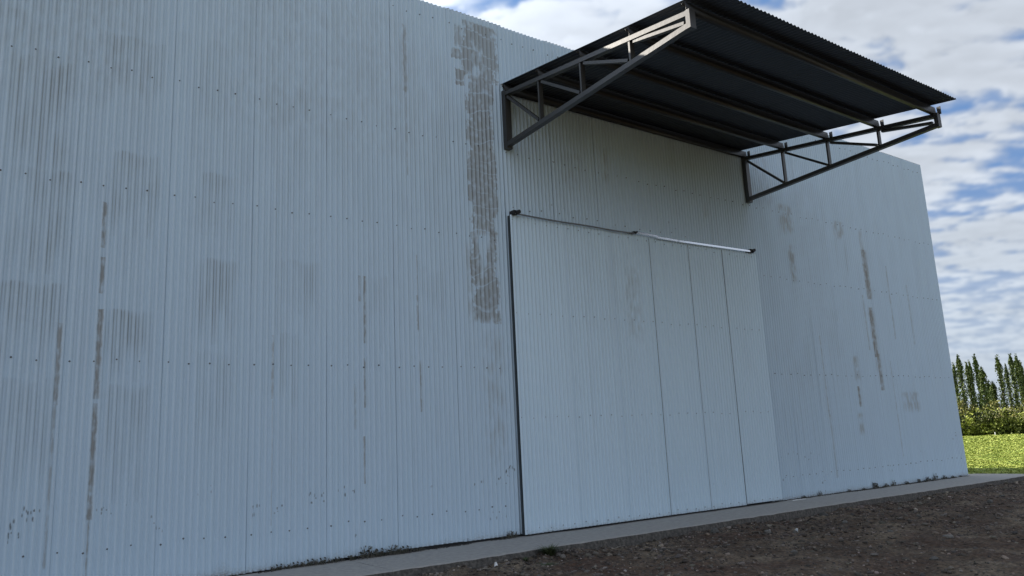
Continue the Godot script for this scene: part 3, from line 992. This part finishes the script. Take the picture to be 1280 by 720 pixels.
	# crumbs of soil lying in that joint
	var places := []
	var colors := []
	var r := RandomNumberGenerator.new()
	r.seed = 55
	var dens := noise(403, 1.1, 2)
	while places.size() < 1500:
		var x := r.randf_range(2.5, 20.6)
		if x > 6.88 and x < 13.05 or dens.get_noise_1d(x) + r.randf_range(-0.3, 0.3) < 0.02:
			continue
		var s := r.randf_range(0.003, 0.014)
		var y := 0.0
		places.append(Transform3D(Basis(Vector3.UP, r.randf() * TAU).scaled(Vector3.ONE * s), Vector3(x, y + s * 0.2, 0.012 + absf(r.randfn(0, 0.028)))))
		var g := r.randf_range(0.05, 0.13)
		colors.append(Color(g, g * 0.94, g * 0.82))
	scatter("soil_crumbs", rock(520, 0.6), M.stone, places, colors, self)

# ---------------------------------------------------------------- vegetation beyond the field
func leaf(st: SurfaceTool, r: RandomNumberGenerator, at: Vector3, size: float, c: Color) -> void:
	var n := Vector3(r.randfn(0, 1), r.randfn(0, 1) + 0.3, r.randfn(0, 1)).normalized()
	var u := n.cross(Vector3(r.randfn(0, 1), r.randfn(0, 1), r.randfn(0, 1))).normalized() * size
	var w := n.cross(u) * r.randf_range(0.5, 0.8)
	st.set_color(c)
	var fold := n * size * 0.15
	for p in [at - u, at + w * 0.8 + fold, at + u, at - u, at + u, at - w * 0.8 + fold]:
		st.add_vertex(p)

func poplar_crown(height: float, girth: float, seed_value: int) -> ArrayMesh:
	var r := RandomNumberGenerator.new()
	r.seed = seed_value
	var st := start()
	st.set_smooth_group(-1)
	var bough := 0
	while bough < 95:
		bough += 1
		var t := pow(r.randf(), 0.8)
		var y0 := height * (0.05 + 0.85 * t)
		var reach := girth * (0.22 + 0.78 * sin(PI * clampf(0.22 + 0.70 * t, 0, 1))) * r.randf_range(0.45, 1.15)
		if t > 0.9:
			reach *= 0.5
		var a := r.randf() * TAU
		var rise := minf(r.randf_range(0.9, 2.0), (height - y0) * r.randf_range(0.5, 0.9))
		var tone := Color(0.038, 0.064, 0.019).lerp(Color(0.10, 0.13, 0.034), r.randf())
		for k in 20:
			var s := r.randf()
			var p := Vector3(cos(a) * reach * s, y0 + rise * s * s + r.randfn(0, 0.12), sin(a) * reach * s)
			p += Vector3(r.randfn(0, 0.13), r.randfn(0, 0.2), r.randfn(0, 0.13))
			p.y = minf(p.y, height - 3.0 * Vector2(p.x, p.z).length())
			leaf(st, r, p, r.randf_range(0.10, 0.20), tone * r.randf_range(0.8, 1.25))
	for k in 60:   # the leading shoot
		var s := r.randf()
		leaf(st, r, Vector3(r.randfn(0, 0.12), height * (0.86 + 0.14 * s), r.randfn(0, 0.12)) , r.randf_range(0.08, 0.15), Color(0.06, 0.085, 0.025))
	st.generate_normals()
	return st.commit()

func bush_crown(width: float, height: float, seed_value: int, dark: Color, pale: Color, blossom: float) -> ArrayMesh:
	var r := RandomNumberGenerator.new()
	r.seed = seed_value
	var st := start()
	st.set_smooth_group(-1)
	var clumps := []
	for k in 46:
		var a := r.randf() * TAU
		var q := sqrt(r.randf())
		var top := height * (1.0 - 0.35 * q * q) * r.randf_range(0.72, 1.0)
		clumps.append([Vector3(cos(a) * q * width * 0.5, r.randf_range(0.18, 0.86) * top, sin(a) * q * width * 0.36), r.randf_range(0.35, 0.7), r.randf()])
	for c in clumps:
		var centre: Vector3 = c[0]
		var rad: float = c[1]
		var tone := dark.lerp(pale, pow(c[2], 1.2))
		for k in 110:
			var d := Vector3(r.randfn(0, 1), r.randfn(0, 0.8), r.randfn(0, 1)).normalized() * rad * pow(r.randf(), 0.4)
			var p := centre + d
			if p.y < 0.03:
				continue
			var col := tone * r.randf_range(0.75, 1.3)
			if p.y > height * 0.5 and r.randf() < blossom * c[2] * 1.6:
				col = Color(0.52, 0.47, 0.24)
			leaf(st, r, p, r.randf_range(0.07, 0.15), col)
	st.generate_normals()
	return st.commit()

func ordinal(k: int) -> String:
	return ["first", "second", "third", "fourth", "fifth", "sixth", "seventh", "eighth", "ninth", "tenth", "eleventh", "twelfth", "thirteenth", "fourteenth", "fifteenth", "sixteenth", "seventeenth", "eighteenth", "nineteenth", "twentieth"][k]

func make_trees() -> void:
	var stand := [[107.2, -39.9, 7.9, 0.8], [101.9, -37.0, 8.5, 0.65], [100.3, -35.6, 9.3, 0.9], [103.4, -36.1, 8.5, 0.7], [108.1, -37.8, 9.1, 0.6], [101.0, -34.0, 9.2, 0.8], [97.6, -32.0, 7.4, 1.0], [110.6, -37.0, 6.2, 1.0], [107.1, -35.0, 6.0, 1.0], [101.0, -31.5, 8.8, 0.8], [105.9, -32.7, 8.0, 0.6], [104.3, -31.4, 9.0, 0.85], [100.8, -29.4, 8.7, 0.75], [107.4, -31.6, 8.3, 0.7], [104.7, -30.4, 6.4, 0.9], [105.0, -29.6, 7.5, 0.8], [103.3, -28.2, 8.1, 0.8], [106.4, -28.6, 7.8, 0.7]]
	var protos := []
	for k in 4:
		protos.append(poplar_crown(9.0, 0.66, 600 + k))
	var st := start()
	rod(st, Vector3(0, -0.4, 0), Vector3(0, 3.5, 0), 0.20, 0.13, 8)
	rod(st, Vector3(0, 3.5, 0), Vector3(0.03, 8.2, 0), 0.13, 0.02, 7)
	for k in 10:
		var y := 0.9 + k * 0.6
		var a := k * 2.4
		rod(st, Vector3(0, y, 0), Vector3(cos(a) * 0.55, y + 1.5, sin(a) * 0.55), 0.05, 0.012, 5)
	var trunk := st.commit()
	for k in stand.size():
		var s = stand[k]
		var how := "short broad green poplar" if s[2] < 7 else ("tall narrow green poplar" if s[2] > 8.6 else "slim green poplar")
		var t := thing("poplar_tree", "%s beyond the hedge, %s from the warehouse corner in the row" % [how, ordinal(k)], "tree", Vector3(s[0], -0.1, s[1]), "poplars in the row beyond the hedge")
		part("trunk", trunk, M.bark, t)
		part("crown", protos[k % 4], M.leaf, t)
		t.rotation.y = k * 1.9
		t.scale = Vector3(s[3] / 1.15, (s[2] + 0.1) / 9.0, s[3] / 1.15)
	var front := [[70.1, -22.5, 2.5], [71.3, -22.1, 2.6], [72.5, -21.9, 2.8], [70.9, -20.5, 2.6], [72.1, -20.2, 2.8], [72.4, -19.6, 2.8], [71.7, -18.6, 2.6], [72.9, -18.4, 2.7], [72.2, -16.9, 2.6]]
	var rear := [[77.5, -25.5, 3.5], [78.9, -24.8, 3.6], [78.5, -23.2, 3.3], [79.9, -22.4, 3.4], [79.3, -21.0, 3.2], [79.0, -19.4, 3.3]]
	var dark := Color(0.020, 0.032, 0.009)
	var protos_b := []
	for k in 3:
		protos_b.append(bush_crown(3.6, 2.7, 700 + k, dark, Color(0.30, 0.34, 0.055), [0.0, 0.15, 0.4][k]))
	var protos_r := []
	for k in 2:
		protos_r.append(bush_crown(4.4, 3.4, 720 + k, Color(0.035, 0.046, 0.014), Color(0.22, 0.22, 0.05), 0.03))
	st = start()
	for k in 7:
		var a := k * 0.9
		rod(st, Vector3(cos(a) * 0.15, -0.1, sin(a) * 0.15), Vector3(cos(a) * 0.9, 1.7, sin(a) * 0.7), 0.05, 0.015, 5)
	var stems := st.commit()
	for k in front.size():
		var s = front[k]
		var kind: int = [0, 1, 0, 1, 2, 2, 1, 2, 0, 1][k]
		var how: String = ["dark green shrub", "yellow green shrub", "shrub with cream blossom"][kind]
		var t := thing("hedge_shrub", "%s in the front of the hedge, %s along it from the warehouse" % [how, ordinal(k)], "shrub", Vector3(s[0], -0.1, s[1]), "shrubs in the front of the hedge")
		part("stems", stems, M.bark, t)
		part("foliage", protos_b[kind], M.leaf, t)
		t.rotation.y = 0.35 + k * 3.1
		t.scale = Vector3(1, (s[2] + 0.1) / 2.7, 1)
	for k in rear.size():
		var s = rear[k]
		var t := thing("rear_shrub", "taller olive green shrub behind the hedge, %s from the warehouse corner" % ordinal(k), "shrub", Vector3(s[0], -0.1, s[1]), "taller shrubs behind the hedge")
		part("stems", stems, M.bark, t)
		part("foliage", protos_r[k % 2], M.leaf, t)
		t.rotation.y = 0.35 + k * 2.8
		t.scale = Vector3(1, (s[2] + 0.1) / 3.4, 1)
	st = start()
	rod(st, Vector3(0, -0.1, 0), Vector3(0, 0.36, 0), 0.035, 0.032, 8)
	rod(st, Vector3(0, 0.36, 0), Vector3(0, 0.40, 0), 0.032, 0.01, 8)
	var o := part("marker_stake", st.commit(), M.litter, self)
	o.position = Vector3(67.6, -0.1, -19.0)
	tag(o, "small white stake standing in the grass before the hedge", "stake")

# ---------------------------------------------------------------- the scene
func _ready() -> void:
	rng.seed = 4
	var cam := Camera3D.new()
	cam.name = "camera"
	add_child(cam)
	cam.position = Vector3(0, 1.363, 9.4816)
	cam.rotation_order = EULER_ORDER_YXZ
	cam.rotation = Vector3(deg_to_rad(11.151), deg_to_rad(-36.2125), deg_to_rad(-2.7022))
	cam.fov = rad_to_deg(2 * atan(360.0 / 969.72))
	cam.near = 0.05
	cam.far = 9000
	cam.current = true
	var env := Environment.new()
	env.background_mode = Environment.BG_SKY
	env.sky = make_sky()
	env.ambient_light_source = Environment.AMBIENT_SOURCE_SKY
	env.tonemap_mode = Environment.TONE_MAPPER_LINEAR
	env.tonemap_exposure = 2.3
	env.sdfgi_enabled = true
	env.ssao_enabled = true
	env.ssil_enabled = true
	var we := WorldEnvironment.new()
	we.name = "world_environment"
	we.environment = env
	add_child(we)
	var sun := DirectionalLight3D.new()
	sun.name = "sun"
	add_child(sun)
	sun.look_at_from_position(SUN * 50, Vector3.ZERO)
	sun.light_color = Color(1.0, 0.965, 0.91)
	sun.light_energy = 1.6
	sun.light_angular_distance = 0.5
	sun.shadow_enabled = true

	make_materials()
	M.galvanised_wall = paint(Color(0.84, 0.86, 0.88), 0.45)
	make_ground()
	make_warehouse()
	make_canopy()
	make_trees()
	make_grass()
	make_gravel()
	make_small_things()
